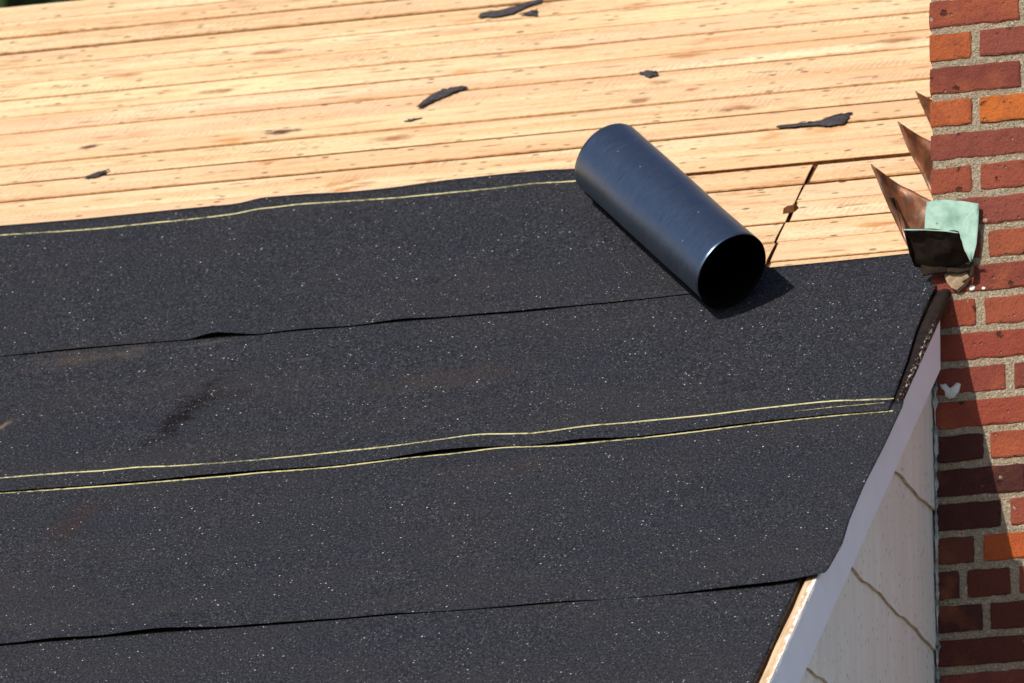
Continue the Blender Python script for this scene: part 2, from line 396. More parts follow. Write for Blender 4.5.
# roof deck: tongue and groove boards, each with eased edges, all in one sheet of boarding
LINES = [.565,.665,.76,.855,.95,1.045,1.14,1.24,1.335,1.427,1.516,1.608,1.702,1.788,1.880,1.972,2.062,2.150,2.237,2.327,2.416,2.505]
low = []
v = .565
while v > EAVE_V: low.append(v - .093); v -= .093
LINES = sorted(low) + LINES
vs, fs, cols, dmi = [], [], [], []
def board(u0, u1, v0, v1, top, tilt, r1, r2):
    ch = .0016
    nseg = max(1, int((u1-u0)/.25)); b0 = len(vs)
    ph = rnd.random()*50
    for k in range(nseg+1):
        u = u0 + (u1-u0)*k/nseg
        w0 = v0 + .0016*n1(u*2.3, ph); w1 = v1 + .0016*n1(u*2.3, ph+9)
        wv = .0012*n1(u*1.7, ph+20)
        prof = [(w0, top-.02), (w0, top-.0025), (w0+ch, top-tilt+wv), ((w0+w1)/2, top+.0006+wv), (w1-ch, top+tilt+wv), (w1, top-.0025), (w1, top-.02)]
        for (pv, ph_) in prof: vs.append((u, pv, ph_)); cols.append((r1, r2, 0))
    for k in range(nseg):
        for j in range(6):
            a = b0+k*7+j; fs.append((a, a+1, a+8, a+7)[::-1]); dmi.append(1 if j in (0, 5) else (2 if j in (1, 4) else 0))
    fs.append(tuple(b0+j for j in range(7))); e = b0+nseg*7; fs.append(tuple(e+j for j in range(7))[::-1]); dmi.extend((1, 1))
UR = -.0335
for i in range(len(LINES)-1):
    v0, v1 = LINES[i], LINES[i+1]
    lowz = v1 < 1.245
    gap = rnd.choice([.0035, .005, .006, .0075, .010])
    if abs(v1-1.24) < .001: gap = .013
    top = -.0055 + rnd.uniform(-.0012, .0012) - (.0045 if lowz else 0)
    joints = []
    if lowz and v0 > .6: joints = [(-.421 + rnd.uniform(-.004,.004), [.005,.010,.005,.012,.007,.011,.008][i % 7])]
    u = -7.2; segs = []
    while u < UR-.01:
        e = joints[0][0] if joints and u < joints[0][0] else UR
        if u < -4 and e > -3: e = -3.2 - rnd.random()*1.5 if rnd.random() < .0 else e
        segs.append((u, e)); u = e + (joints[0][1] if joints and e < UR else .003)
    for (a, b) in segs:
        s = rnd.uniform(-.0035, .0035) if b != UR or not joints else rnd.uniform(-.004, .004)
        board(a, b, v0 + gap/2 + s*.4, v1 - gap/2 + s*.4, top + rnd.uniform(-.0008,.0008), rnd.uniform(-.0012, .0016), rnd.random(), rnd.random())
deck = mesh('roof_deck', vs, fs, [M_WOOD, M_GAP, M_LIP], house, ROOF_M, cols=cols, mi=dmi)
vs, fs = [], []
box(vs, fs, -7.18, -.036, EAVE_V+.005, 2.49, -.036, -.0185)
mesh('deck_underside', vs, fs, M_GAP, house, ROOF_M)
# splinter of board left in the joint
vs = [(-.432,.990,-.008),(-.408,.994,-.008),(-.402,1.012,-.009),(-.425,1.010,-.009),(-.430,.995,.002),(-.410,.999,.003),(-.406,1.010,.001),(-.424,1.007,.002)]
mesh('wood_splinter', vs, [(4,5,6,7),(0,1,5,4),(1,2,6,5),(2,3,7,6),(3,0,4,7)], M_GAP, house, ROOF_M)
# rear slope and ridge
yr, zr = RIDGE_V*CP, 8 + RIDGE_V*SP
ev = 4.25
RM = Matrix.Translation((0, yr, zr)) @ Matrix.Rotation(-PITCH, 4, 'X')
vs, fs = [], []; box(vs, fs, -7.2, -.003, .02, ev, -.05, -.012); mesh('rear_roof', vs, fs, M_SHINGLE, house, RM)
# walls
ye0, ze = EAVE_V*CP, 8+EAVE_V*SP
wy0, wy1 = ye0+.30, yr + (yr-ye0) - .30
vs, fs = [], []
box(vs, fs, -7.0, -.06, wy0, wy0+.15, 0, ze+.12); box(vs, fs, -7.0, -.06, wy1-.15, wy1, 0, ze+.12)
def gable(x0, x1):
    pts = [(wy0+.16, 0), (wy1-.16, 0), (wy1-.16, ze+.1), (yr, zr-.12), (wy0+.16, ze+.1)]
    b = len(vs)
    for x in (x0, x1):
        for (y, z) in pts: vs.append((x, y, z))
    fs.append(tuple(b+k for k in range(5))[::-1]); fs.append(tuple(b+5+k for k in range(5)))
    for k in range(5): fs.append((b+k, b+(k+1) % 5, b+5+(k+1) % 5, b+5+k))
gable(-.16, -.0375); gable(-7.0, -6.9)
mesh('wall', vs, fs, M_WALL, house)
vs, fs = [], []
box(vs, fs, -7.2, -.022, ye0-.025, ye0-.002, ze-.17, ze-.012); mesh('fascia', vs, fs, M_TRIM, house)
vs, fs = [], []
box(vs, fs, -7.0, -.062, ye0-.001, wy0-.002, ze-.17, ze-.15); mesh('soffit', vs, fs, M_TRIM, house)

# gable shingles: courses with a wavy butt edge
vs, fs, mi = [], [], []
def roofline(y): return 8 + (y if y < yr else 2*yr-y)*SP/CP - .075
zb_list = [8-.100+.277*k for k in range(-28, 8)]
NY = 520
for kk, zb in enumerate(zb_list):
    if zb < .1: continue
    prev = None
    for j in range(NY+1):
        y = (wy0 + (YC-.0045-wy0)*j/400 if j <= 400 else YC-.0045 + (wy1-YC)*(j-400)/120)
        zt = min(zb+.285, roofline(y))
        b = zb + .0028*math.sin(2*math.pi*y/.23 + kk*1.7) + .0012*math.sin(2*math.pi*y/.085 + kk) + .004*n1(y*9, kk)
        if zt <= b + .003: prev = None; continue
        q = len(vs)
        dx = .0012*n1(y*5, kk*3.1)
        vs += [(-.0332, y, b), (-.0285+dx, y, b), (-.0285+dx, y, b+.0015), (-.0285-.0062*(zt-b)/.285+dx*.3, y, zt)]
        if prev is not None:
            for r in range(3):
                fs.append((prev+r, q+r, q+r+1, prev+r+1)); mi.append(1 if r < 2 else 0)
        prev = q
mesh('gable_siding', vs, fs, [M_SIDE, M_SIDE_EDGE], house, mi=mi)

# rake trim (painted board), raw strip on top of it, metal drip edge higher up
vs, fs = [], []
box(vs, fs, -.0203, 0, EAVE_V, .6, -.096, -.0048)
# trim ends on the chimney: cut with a vertical end
for i in (2,3,6,7):
    x, y, z = vs[i]; vs[i] = (x, (.336 + z*SP)/CP, z)
mesh('rake_trim', vs, fs, M_TRIM, house, ROOF_M)
vs, fs = [], []
nn = 60; prev = None
for k in range(nn+1):
    vv = EAVE_V + (.0-EAVE_V)*k/nn
    a = .0016*n1(vv*11, 3.3); b = len(vs)
    vs += [(-.0225+a*1.5, vv, -.012), (-.0215+a*1.5, vv, -.0022+a*.4), (-.0012+.0012*n1(vv*30, 8), vv, -.0022+a*.3), (.0009+.0006*n1(vv*40, 2), vv, -.0062)]
    if prev is not None:
        for r in range(3): fs.append((prev+r, prev+r+1, b+r+1, b+r)[::-1])
    prev = b
mesh('rake_strip', vs, fs, M_EDGE, house, ROOF_M)
vs, fs = [], []; prev = None
for k in range(61):
    vv = -.005 + .575*k/60; b = len(vs)
    a = .0022*n1(vv*9, 1.7); hz = .0020*n1(vv*12, 5)
    vs += [(-.029, vv, -.006), (-.020+a, vv, -.001+hz), (-.0065+a, vv, .0015+hz), (-.0015+a*.6, vv, .0005+hz), (.0055+.4*a, vv, -.0015+hz), (.0062+.4*a, vv, -.012)]
    if prev is not None:
        for r in range(5): fs.append((prev+r, prev+r+1, b+r+1, b+r)[::-1])
    prev = b
mesh('drip_edge', vs, fs, M_DRIP, house, ROOF_M, smooth=True)
# caulk joint between siding and chimney
vs, fs = [], []; prev = None
for k in range(420):
    z = 8.165 - 1.45*k/419; b = len(vs)
    r0 = max(.0012, .0036 + .0045*n1(z*17) + .0045*n1(z*55, 4) + .002*n1(z*160, 9))
    cx = -.0262 + .0025*n1(z*14, 7)
    for j in range(7):
        t = -math.pi*.65 + j*math.pi*1.1/6
        rr = r0*(1+.35*n1(z*90, j*2.3))
        vs.append((cx + rr*math.cos(t), YC - .004 + rr*math.sin(t)*.8, z))
    if prev is not None:
        for j in range(6): fs.append((prev+j, prev+j+1, b+j+1, b+j))
    prev = b
mesh('caulk_bead', vs, fs, M_CAULK, house, smooth=True)

# ------------------------------------------------------------------ chimney
chim = empty('chimney', (.39, YC+.3, 0), 'red brick chimney with sandy mortar joints standing at the gable end', 'chimney')
XL, XR, YB, ZTOP = -.0325, .80, YC+.58, 11.2
vs, fs, cols = [], [], []
REDS = [(.225,.055,.038), (.25,.058,.040), (.20,.050,.038), (.27,.068,.042), (.235,.064,.046), (.18,.046,.037)]
SHADED_REDS = [(.085,.024,.020), (.10,.028,.020), (.07,.022,.019), (.12,.032,.022)]  # darkened reds: the rake's shadow put into the brick colour
ORANGE = (.50,.135,.030); RUST = (.38,.095,.035)
def brick(o, ex, ez, en, L, Hh, nx, nz, col, dep=.045):
    """one brick: front face a little grid with worn edges, then four sides running back into the mortar"""
    b = len(vs); ph = rnd.random()*90
    sh = rnd.uniform(-.0015, .0012)
    for j in range(nz+1):
        for i in range(nx+1):
            s = i/nx; t = j/nz
            edge = min(i, nx-i, j, nz-j)
            x = s*L; z = t*Hh; d = sh
            if nx > 2:
                wx = .0020*n1(z*60, ph); wz = .0024*n1(x*45, ph+7) + .001*n1(x*140, ph)
                if i == 0: x += wx
                if i == nx: x += .0022*n1(z*60, ph+3)
                if j == 0: z += wz
                if j == nz: z += .0024*n1(x*45, ph+13)
                if edge == 0: d -= .0014 + max(0, .0055*n1(x*45, z*45, ph+2))
                elif edge == 1:
                    if i == 1: x = .0035 + wx
                    if i == nx-1: x = L-.0035
                    if j == 1: z = .0032 + wz
                    if j == nz-1: z = Hh-.0032
                    d -= max(0, .0015*n1(x*60, z*60, ph+4))
                else: d += .0012*n1(x*40, z*40, ph)
                if edge == 0 and (i in (0, nx)) and (j in (0, nz)):
                    x += .001 if i == 0 else -.001; z += .001 if j == 0 else -.001
            vs.append(o + ex*x + ez*z + en*d); cols.append(col)
    W = nx+1
    for j in range(nz):
        for i in range(nx):
            a = b+j*W+i; fs.append((a, a+1, a+W+1, a+W))
    ring = [b+i for i in range(nx)] + [b+j*W+nx for j in range(nz)] + [b+nz*W+i for i in range(nx, 0, -1)] + [b+j*W for j in range(nz, 0, -1)]
    c = len(vs)
    for k in ring:
        vs.append(vs[k] - en*dep); cols.append(col)
    m = len(ring)
    for k in range(m): fs.append((ring[k], c+k, c+(k+1) % m, ring[(k+1) % m]))
PZ = .0684; ZB0 = 8 + .916 - .0016                      # centre height of the row at the top of the view
first = {0:(.183,), 1:(.084,), 2:(.183,), 3:(.084,), 4:(.200,), 5:(.082,), 6:(.198,), 7:(.100,), 8:(.205,), 9:(.088,), 10:(.200,), 11:(.146,), 12:(.205,), 13:(.100,),
         14:(.183,), 15:(.134,.17), 16:(.080,), 17:(.050,.086,.19), 18:(.095,), 19:(.205,)}
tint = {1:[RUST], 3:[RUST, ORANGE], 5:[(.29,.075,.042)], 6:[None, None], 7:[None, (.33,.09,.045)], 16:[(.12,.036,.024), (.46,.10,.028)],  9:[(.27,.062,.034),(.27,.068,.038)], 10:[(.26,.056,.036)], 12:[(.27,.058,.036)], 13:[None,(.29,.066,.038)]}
EX, EZ = Vector((1,0,0)), Vector((0,0,1))
kmin = -int((ZTOP-.12-ZB0)/PZ); kmax = int((ZB0-.03)/PZ)
for k in range(kmin, kmax+1):
    zc = ZB0 - k*PZ; hb = .0532 + rnd.uniform(-.0015, .0015); z0 = zc - hb/2
    near = -6 <= k <= 26
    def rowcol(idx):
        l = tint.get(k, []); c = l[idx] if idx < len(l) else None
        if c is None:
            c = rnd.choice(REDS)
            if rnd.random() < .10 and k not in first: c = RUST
            if k in (13, 14, 15, 17, 18, 19) and idx == 0 or k in (17, 18) and idx == 1: c = rnd.choice(SHADED_REDS)
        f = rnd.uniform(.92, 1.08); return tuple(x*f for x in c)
    # front
    x = XL; idx = 0; spec = list(first.get(k, ((.19,) if k % 2 == 0 else (.085,))))
    while x < XR-.02:
        L = spec.pop(0) if spec else rnd.uniform(.183, .193)
        if x+L > XR-.05: L = XR-x
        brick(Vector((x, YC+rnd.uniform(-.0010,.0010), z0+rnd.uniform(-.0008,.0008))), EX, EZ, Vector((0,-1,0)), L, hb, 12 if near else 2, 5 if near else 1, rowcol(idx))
        x += L + rnd.uniform(.015, .019); idx += 1
    # sides and back
    for (o, ex, en, W) in ((Vector((XR, YC+.012, z0)), Vector((0,1,0)), Vector((1,0,0)), YB-YC-.024), (Vector((XR-.012, YB, z0)), Vector((-1,0,0)), Vector((0,1,0)), XR-XL-.024), (Vector((XL, YB-.012, z0)), Vector((0,-1,0)), Vector((-1,0,0)), YB-YC-.024)):
        x = 0; f = True
        while x < W-.02:
            L = (.085 if (k % 2 == 0 and f) else .188); f = False
            if x+L > W-.05: L = W-x
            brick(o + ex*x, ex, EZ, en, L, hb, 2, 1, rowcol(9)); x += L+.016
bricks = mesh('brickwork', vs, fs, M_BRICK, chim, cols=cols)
# mortar: a rough core that the bricks stand proud of
vs, fs = [], []
nx, nz = 130, 620
z0, z1 = 6.9, 9.7
for j in range(nz+1):
    for i in range(nx+1):
        x = XL+.004 + (XR-XL-.008)*(i/nx)**1.6; z = z0 + (z1-z0)*j/nz
        vs.append((x, YC+.0046 + .0016*n1(x*90, z*90) + .0011*n1(x*260, z*260) + .0016*n1(x*14, z*30), z))
for j in range(nz):
    for i in range(nx):
        a = j*(nx+1)+i; fs.append((a, a+1, a+nx+2, a+nx+1))
box(vs, fs, XL+.006, XR-.006, YC+.0105, YB-.006, 0, ZTOP-.1)
box(vs, fs, XL+.006, XR-.006, YC+.0055, YC+.0104, 0, z0-.002); box(vs, fs, XL+.006, XR-.006, YC+.0055, YC+.0104, z1+.002, ZTOP-.1)
mesh('mortar', vs, fs, M_MORTAR, chim)
vs, fs = [], []; box(vs, fs, XL-.03, XR+.03, YC-.03, YB+.03, ZTOP-.1, ZTOP); mesh('chimney_cap', vs, fs, M_MORTAR, chim)

def blob(name, cx, cz, rx, rz, mat, parent, dy=.004, seed=1, outline=None):
    vs, fs = [], []
    pts = outline or [(cx + rx*math.cos(t)*(1+.35*n1(math.cos(t)*2, math.sin(t)*2, seed)), cz + rz*math.sin(t)*(1+.35*n1(math.cos(t)*2, math.sin(t)*2, seed+4))) for t in [k*2*math.pi/18 for k in range(18)]]
    pts = [(x+.0015, z-.0016) for (x, z) in pts]
    c = (sum(p[0] for p in pts)/len(pts), sum(p[1] for p in pts)/len(pts))
    m = len(pts)
    for (f, y) in ((1.0, YC+.002), (.92, YC-dy*.8), (.5, YC-dy)):
        for (x, z) in pts: vs.append((c[0]+(x-c[0])*f, y + .0008*n1(x*90, z*90, seed), c[1]+(z-c[1])*f))
    vs.append((c[0], YC-dy, c[1]))
    for r in range(2):
        for k in range(m): fs.append((r*m+k, r*m+(k+1) % m, (r+1)*m+(k+1) % m, (r+1)*m+k))
    for k in range(m): fs.append((2*m+k, 2*m+(k+1) % m, 3*m))
    return mesh(name, vs, fs, mat, parent, smooth=dy < .01)
blob('paint_splash', 0, 0, 0, 0, M_PAINT, chim, .0016, 2, [(-.021,8.161),(-.013,8.158),(-.007,8.160),(-.001,8.150),(.008,8.152),(.016,8.160),(.023,8.156),(.021,8.148),(.019,8.140),(.014,8.137),(.010,8.130),(.0,8.128),(-.009,8.133),(-.010,8.145),(-.018,8.152)])
blob('paint_splash', .048, 8.349, .006, .006, M_PAINT, chim, .0004, 5)
blob('paint_splash', .071, 8.346, .004, .003, M_PAINT, chim, .0004, 12)
blob('mortar_lump', 0, 0, 0, 0, M_LUMP, chim, .014, 3, [(-.008,8.378),(.006,8.386),(.024,8.384),(.040,8.380),(.047,8.368),(.036,8.354),(.020,8.342),(.009,8.347),(-.001,8.360)])

# ------------------------------------------------------------------ copper flashings by the chimney
def sheet(name, pts, mat, label, cat, group=None, thick=.0012, tess=10, curl=None, parent=None):
    """a sheet of metal: a strip between two edges (lists of world points), finely divided so it can curl"""
    A, B = pts; vs, fs = [], []
    NU = 14
    def along(P, s):
        f = s*(len(P)-1); i = min(int(f), len(P)-2); return Vector(P[i]).lerp(Vector(P[i+1]), f-i)
    for i in range(NU+1):
        a, b = along(A, i/NU), along(B, i/NU)
        if parent is not None and parent.name.startswith('counter'): a, b = a+OFF, b+OFF
        for j in range(tess+1):
            p = a.lerp(b, j/tess)
            if curl: p = p + curl(i/NU, j/tess)
            vs.append(p)
    for i in range(NU):
        for j in range(tess):
            q = i*(tess+1)+j; fs.append((q, q+1, q+tess+2, q+tess+1))
    o = mesh(name, vs, fs, mat, parent, smooth=True); solidify(o, thick, 0)
    if label: tag(o, label, cat, group)
    return o
def wavy(ax, amp, f):
    return lambda s, t: Vector(ax)*amp*(math.sin(f*t+2*s)+.5*math.sin(7*s+3*t)+1.2*n1(s*5, t*4, f)) + Vector((n1(t*6, s*7, 3), 0, n1(s*6, t*5, f+7)))*.004*min(1, 4*t*(1-t)+.3)
G = 'step flashings beside the chimney'
f1 = sheet('step_flashing', ([(-.178,.83,8.906),(-.165,.85,8.868),(-.150,.86,8.830)], [(-.177,.83,8.907),(-.10,.865,8.870),(-.028,.90,8.830)]), M_COPPER, 'small copper flashing tip, highest of the three beside the chimney', 'flashing', G, curl=wavy((0,-1,.2), .003, 4))
f2 = sheet('step_flashing', ([(-.174,.68,8.794),(-.158,.69,8.742),(-.132,.70,8.690),(-.108,.71,8.630)], [(-.173,.68,8.795),(-.125,.705,8.768),(-.075,.735,8.738),(-.028,.75,8.712)]), M_COPPER, 'pointed copper flashing, middle of the three between the boards and the bricks', 'flashing', G, curl=wavy((.1,-1,.2), .005, 5))
f3 = sheet('step_flashing', ([(-.180,.50,8.649),(-.160,.51,8.592),(-.138,.525,8.535),(-.110,.53,8.470)], [(-.179,.50,8.651),(-.128,.535,8.618),(-.078,.55,8.586),(-.028,.56,8.545)]), M_COPPER, 'largest and lowest pointed copper flashing, just left of the green patina plate', 'flashing', G, curl=wavy((.1,-1,.2), .006, 5))
# dark fold line standing on the lowest piece
rib = sheet('folded_seam', ([(-.139,.515,8.586),(-.128,.505,8.545),(-.118,.51,8.497)], [(-.142,.49,8.578),(-.120,.475,8.540),(-.113,.48,8.497)]), M_DARKCU, None, None, parent=f3)

OFF = Vector((.0015, 0, -.0016))
cap = empty('counter_flashing', (.03, YC-.01, 8.43), 'green patina copper plate folded out over a dark hollow on the brick corner', 'flashing')
yq = YC-.010
sheet('green_plate', ([(-.040,yq+.004,8.530),(-.006,yq-.002,8.530),(.035,yq,8.523),(.067,yq-.004,8.514)], [(-.045,yq-.004,8.452),(-.006,yq-.006,8.450),(.024,yq-.006,8.446),(.052,yq-.008,8.397)]), M_PATINA, None, None, curl=lambda s, t: Vector((0, -1, 0))*.0022*(math.sin(5*t+2*s)+n1(s*5, t*5)), parent=cap)
sheet('plate_tip', ([(.0672,yq-.0045,8.514),(.0665,yq-.005,8.48),(.062,yq-.006,8.43),(.0528,yq-.008,8.3965)], [(.040,yq-.0065,8.488),(.030,yq-.007,8.452),(.036,yq-.007,8.425),(.050,yq-.0085,8.3965)]), M_PATINA, None, None, parent=cap)
yl = YC-.10
sheet('folded_hood', ([(-.060,yl,8.447),(-.02,yl-.002,8.4425),(.02,yl-.001,8.437),(.047,yl+.004,8.432)], [(-.060,yq-.012,8.396),(-.02,yq-.012,8.386),(.02,yq-.011,8.384),(.049,yq-.012,8.394)]), M_DARKCU, None, None, curl=wavy((0,0,1), .0025, 6), parent=cap)
sheet('hood_rim', ([(-.061,yl-.0015,8.4475),(-.04,yl-.003,8.4455),(-.02,yl-.0035,8.443),(.02,yl-.0025,8.4375),(.0475,yl+.0025,8.4325)], [(-.061,yl-.0015,8.4452),(-.04,yl-.003,8.4425),(-.02,yl-.0035,8.4408),(.02,yl-.0025,8.4353),(.0475,yl+.0025,8.4303)]), M_PATINA, None, None, thick=.0009, tess=2, parent=cap)
sheet('side_fold', ([(-.0615,yl,8.447),(-.0615,YC-.06,8.440),(-.061,yq-.012,8.43)], [(-.0615,yl+.002,8.446),(-.0615,YC-.06,8.412),(-.061,yq-.012,8.394)]), M_DARKCU, None, None, parent=cap)
sheet('lower_fold', ([(-.048,YC-.034,8.414),(-.02,YC-.036,8.409),(.004,YC-.034,8.402)], [(-.046,YC-.022,8.374),(-.02,YC-.024,8.376),(.004,YC-.022,8.378)]), M_DARKCU, None, None, parent=cap)
sheet('torn_strip', ([(.044,yq-.004,8.404),(.048,yq-.004,8.385),(.046,yq-.003,8.366),(.030,yq-.002,8.358)], [(.0555,yq-.010,8.400),(.058,yq-.012,8.385),(.056,yq-.012,8.368),(.040,yq-.010,8.360)]), M_DARKCU, None, None, parent=cap)
sheet('corner_fold', ([(.004,YC-.020,8.400),(.03,YC-.016,8.398),(.052,YC-.014,8.402)], [(.004,YC-.026,8.378),(.028,YC-.024,8.374),(.048,YC-.012,8.380)]), M_DARKCU, None, None, parent=cap)

# ------------------------------------------------------------------ felt courses
def hshift(pts, h): return [(u+.70*h, v-2.03*h) for (u, v) in pts]
class Felt:
    def __init__(s, seed, base, top, bottom, ur, lifts, wr=.0012, tails=(), ridges=()):
        s.seed, s.base, s.ur, s.lifts, s.wr = seed, base, ur, lifts, wr*1.25
        s.under = seed < 40; s.ridges = ridges
        s.top = hshift(top, base); s.bot = hshift(bottom, base); s.vm = (s.top[-1][1]+s.bot[-1][1])/2
    def h(s, u, v):
        x = s.base
        db = v - smooth(s.bot, u); dt = smooth(s.top, u) - v
        q = min(1, max(0, (dt-.02)/.12)) if s.under else 1
        wv = 1.6*n1(u*1.3, v*3.5, s.seed) + 1.5*n1(u*3.2+v*1.5, v*4.5, s.seed+3) + .35*n1(u*9+v*3, v*8, s.seed+6)
        rg = 0
        for (ua, sl, a, w) in s.ridges: rg += a*math.exp(-((u-ua-sl*(v-s.vm))/w)**2)
        x += q*(s.wr*wv + rg + .00035*n1(u*16, v*16, s.seed+8))
        for (c, w, a, r) in s.lifts:
            d = abs(u-c)/w
            if d < 1:
                x += .8*a*(math.cos(d*math.pi)*.5+.5)*math.exp(-max(db, 0)/r)
        return max(x, s.base-.0014)
    def build(s, name, label, nu=430, nv=46):
        cs = []
        for k in range(nu+1):
            t = k/nu; cs.append(t)
        vs, fs = [], []
        uL = -5.6
        for k in range(nu+1):
            t = k/nu
            g = t/.12*.52 if t < .12 else .52 + (t-.12)/.88*.48
            for j in range(nv+1):
                q = (j/nv)**1.5
                ur = interp(s.ur, q)
                u = uL + (ur-uL)*g
                vb, vt = smooth(s.bot, u), smooth(s.top, u)
                v = vb + (vt-vb)*q
                vs.append((u, v, s.h(u, v)))
        W = nv+1
        for k in range(nu):
            for j in range(nv):
                a = k*W+j; fs.append((a, a+W, a+W+1, a+1))
        o = mesh(name, vs, fs, M_FELT, None, ROOF_M, smooth=True)
        solidify(o, .0012, -1)
        tag(o, label, 'roofing felt', 'felt courses on the roof')
        s.o = o; return o
    def line(s, pts, w=.0062, mat=None, name='lap_line', shift=True):
        pts = hshift(pts, s.base) if shift else pts
        vs, fs = [], []; prev = None
        u = -5.5 if pts[0][0] < -1.7 else pts[0][0]
        while u <= pts[-1][0]:
            vc = smooth(pts, u, .012); b = len(vs)
            ww = w*(1+.25*n1(u*30, 2)+.2*n1(u*110, 5))
            for k in (-.5, .5): vs.append((u, vc+k*ww, s.h(u, vc+k*ww)+.0007))
            if prev is not None: fs.append((prev, b, b+1, prev+1))
            prev = b; u += .008
        return mesh(name, vs, fs, mat or M_LINE, s.o, ROOF_M)

C4 = Felt(11, .0010, [(-6,-.66),(0,-.68)], [(-6,-1.62),(0,-1.62)], [(0,-.033),(.4,-.031),(.97,-.033),(1,-.034)], [], .0012)
C4.build('felt_course', 'lowest black felt course along the bottom edge of the photo')
C3b = [(-6,-.745),(-1.602,-.745),(-1.402,-.746),(-1.203,-.748),(-1.004,-.753),(-.807,-.754),(-.61,-.760),(-.415,-.761),(-.221,-.767),(-.125,-.766),(-.04,-.760),(-.005,-.745),(.020,-.722)]
C3t = [(-6,.03),(-.5,.022),(.02,.012)]
C3 = Felt(21, .0040, C3t, C3b, [(0,.017),(.03,.019),(.17,.023),(.31,.016),(.52,.014),(.74,.018),(.97,.019),(1,.017)],
          [(-.10,.30,.010,.05), (-1.28,.14,.009,.04), (-1.45,.35,.004,.04), (-1.0,.3,.003,.03), (-.55,.12,.0025,.03)], ridges=[(-1.35,.35,.0024,.05),(-.9,-.2,.0022,.06),(-.35,.3,.002,.05)])
C3.build('felt_course', 'wide black felt course below the pair of yellow lines, overhanging the white rake trim')
C2b = [(-6,-.05),(-1.794,-.046),(-1.544,-.054),(-1.28,-.056),(-1.116,-.056),(-.858,-.042),(-.78,-.032),(-.655,-.046),(-.475,-.046),(-.26,-.028),(-.123,-.020),(.006,-.022)]
C2t = [(-6,.70),(-.9,.705),(-.408,.710),(-.275,.711),(-.103,.717),(-.02,.72)]
C2 = Felt(31, .0070, C2t, C2b, [(0,-.004),(.10,-.006),(.30,-.012),(.48,-.022),(.66,-.026),(.82,-.020),(.9,-.022),(1,-.028)],
          [(-.89,.17,.011,.05), (-1.33,.26,.006,.04), (-.62,.12,.006,.04), (-1.75,.3,.003,.04), (-.3,.2,.002,.03)], ridges=[(-1.42,.3,.0022,.05),(-.7,-.25,.002,.06)])
C2.build('felt_course', 'black felt course under the open end of the roll, between seam and yellow lines')
C1t = [(-6,1.284),(-2.165,1.284),(-1.947,1.281),(-1.742,1.282),(-1.622,1.280),(-1.579,1.297),(-1.521,1.303),(-1.44,1.289),(-1.303,1.290),(-1.226,1.302),(-1.061,1.306),(-.935,1.298),(-.7,1.296)]
C1b = [(-6,.618),(-1.98,.617),(-1.831,.616),(-1.643,.615),(-1.547,.610),(-1.474,.609),(-1.346,.607),(-1.263,.606),(-1.139,.608),(-1.014,.608),(-.888,.603),(-.724,.607),(-.563,.616),(-.40,.62)]
C1 = Felt(41, .0100, C1t, C1b, [(0,-.452),(.08,-.478),(.9,-.80),(1,-.845)],
          [(-1.50,.09,.010,.05), (-1.33,.13,.006,.04), (-1.14,.12,.004,.03), (-1.85,.2,.003,.03), (-.85,.25,.004,.03)], ridges=[(-1.56,-.10,.0045,.035),(-1.05,.2,.002,.05)])
C1.build('felt_course', 'uppermost black felt course lying against the bare boards left of the roll')
C1.line([(-6,1.230),(-2.15,1.231),(-1.93,1.219),(-1.715,1.223),(-1.598,1.229),(-1.529,1.247),(-1.463,1.243),(-1.289,1.231),(-1.183,1.231),(-1.035,1.234),(-.87,1.234)])
C2.line([(-6,.018),(-1.814,.018),(-1.647,.014),(-1.294,-.002),(-.993,.010),(-.913,.018),(-.836,.030),(-.711,.013),(-.591,.017),(-.392,.023),(-.274,.031),(-.137,.039),(-.006,.027)])
C2.line([(-.20,.004),(-.12,.010),(-.02,.012)], .003, M_LINE2, 'worn_line')
C3.line([(-6,-.056),(-1.794,-.053),(-1.544,-.063),(-1.28,-.063),(-1.116,-.065),(-.858,-.050),(-.78,-.040),(-.655,-.056),(-.475,-.054),(-.26,-.035),(-.123,-.027),(.006,-.029)], .0058, M_LINE)
# pale scuffs on the felt
def scuff(felt, pts, w):
    felt.line(pts, w, M_FLECK, 'scuff_mark')

# ------------------------------------------------------------------ the roll
RN, RF, RR, K1, K2 = (-.4364,.5442), (-.8281,1.1642), .0808, -.3404, .3693
hs = .0105
RN = (RN[0]+.70*hs, RN[1]-2.03*hs); RF = (RF[0]+.70*hs, RF[1]-2.03*hs)
a2 = Vector((RN[0]-RF[0], RN[1]-RF[1])); LR = a2.length; a2 /= LR
A = Vector((a2.x, a2.y, 0)); B = Vector((-a2.y, a2.x, 0)); Nn = Vector((0,0,1))
if B.x < 0: B = -B
vs, fs, uvs = [], [], []
TURN = 1.06; NT_, NL = 150, 60
for i in range(NT_+1):
    f = i/NT_; th = math.pi*1.22 + f*TURN*2*math.pi      # starts underneath, at the left foot of the roll
    inner = max(0, (f*TURN-1.0)); r = RR - (.0035 if f*TURN > 1.0 else .0035*max(0, (f*TURN-.9)/.1))
    ct, st = math.cos(th), math.sin(th)
    for j in range(NL+1):
        s = j/NL
        along = K1*ct + K2*(st+1)
        p = Vector((RF[0], RF[1], hs)) + A*(LR*s + RR*along) + Nn*RR + (B*ct + Nn*st)*(r + .0007*n1(s*4, th*1.5) + .0016*n1(s*2.2, th*.9, 5))
        vs.append(p); uvs.append((th*RR, s*LR))
W = NL+1
for i in range(NT_):
    for j in range(NL):
        q = i*W+j; fs.append((q, q+1, q+W+1, q+W))
roll = mesh('felt_roll', vs, fs, [M_ROLL_IN, M_ROLL], None, ROOF_M, smooth=True)
uvl = roll.data.uv_layers.new(name='UVMap')
for l in roll.data.loops: uvl.data[l.index].uv = uvs[l.vertex_index]
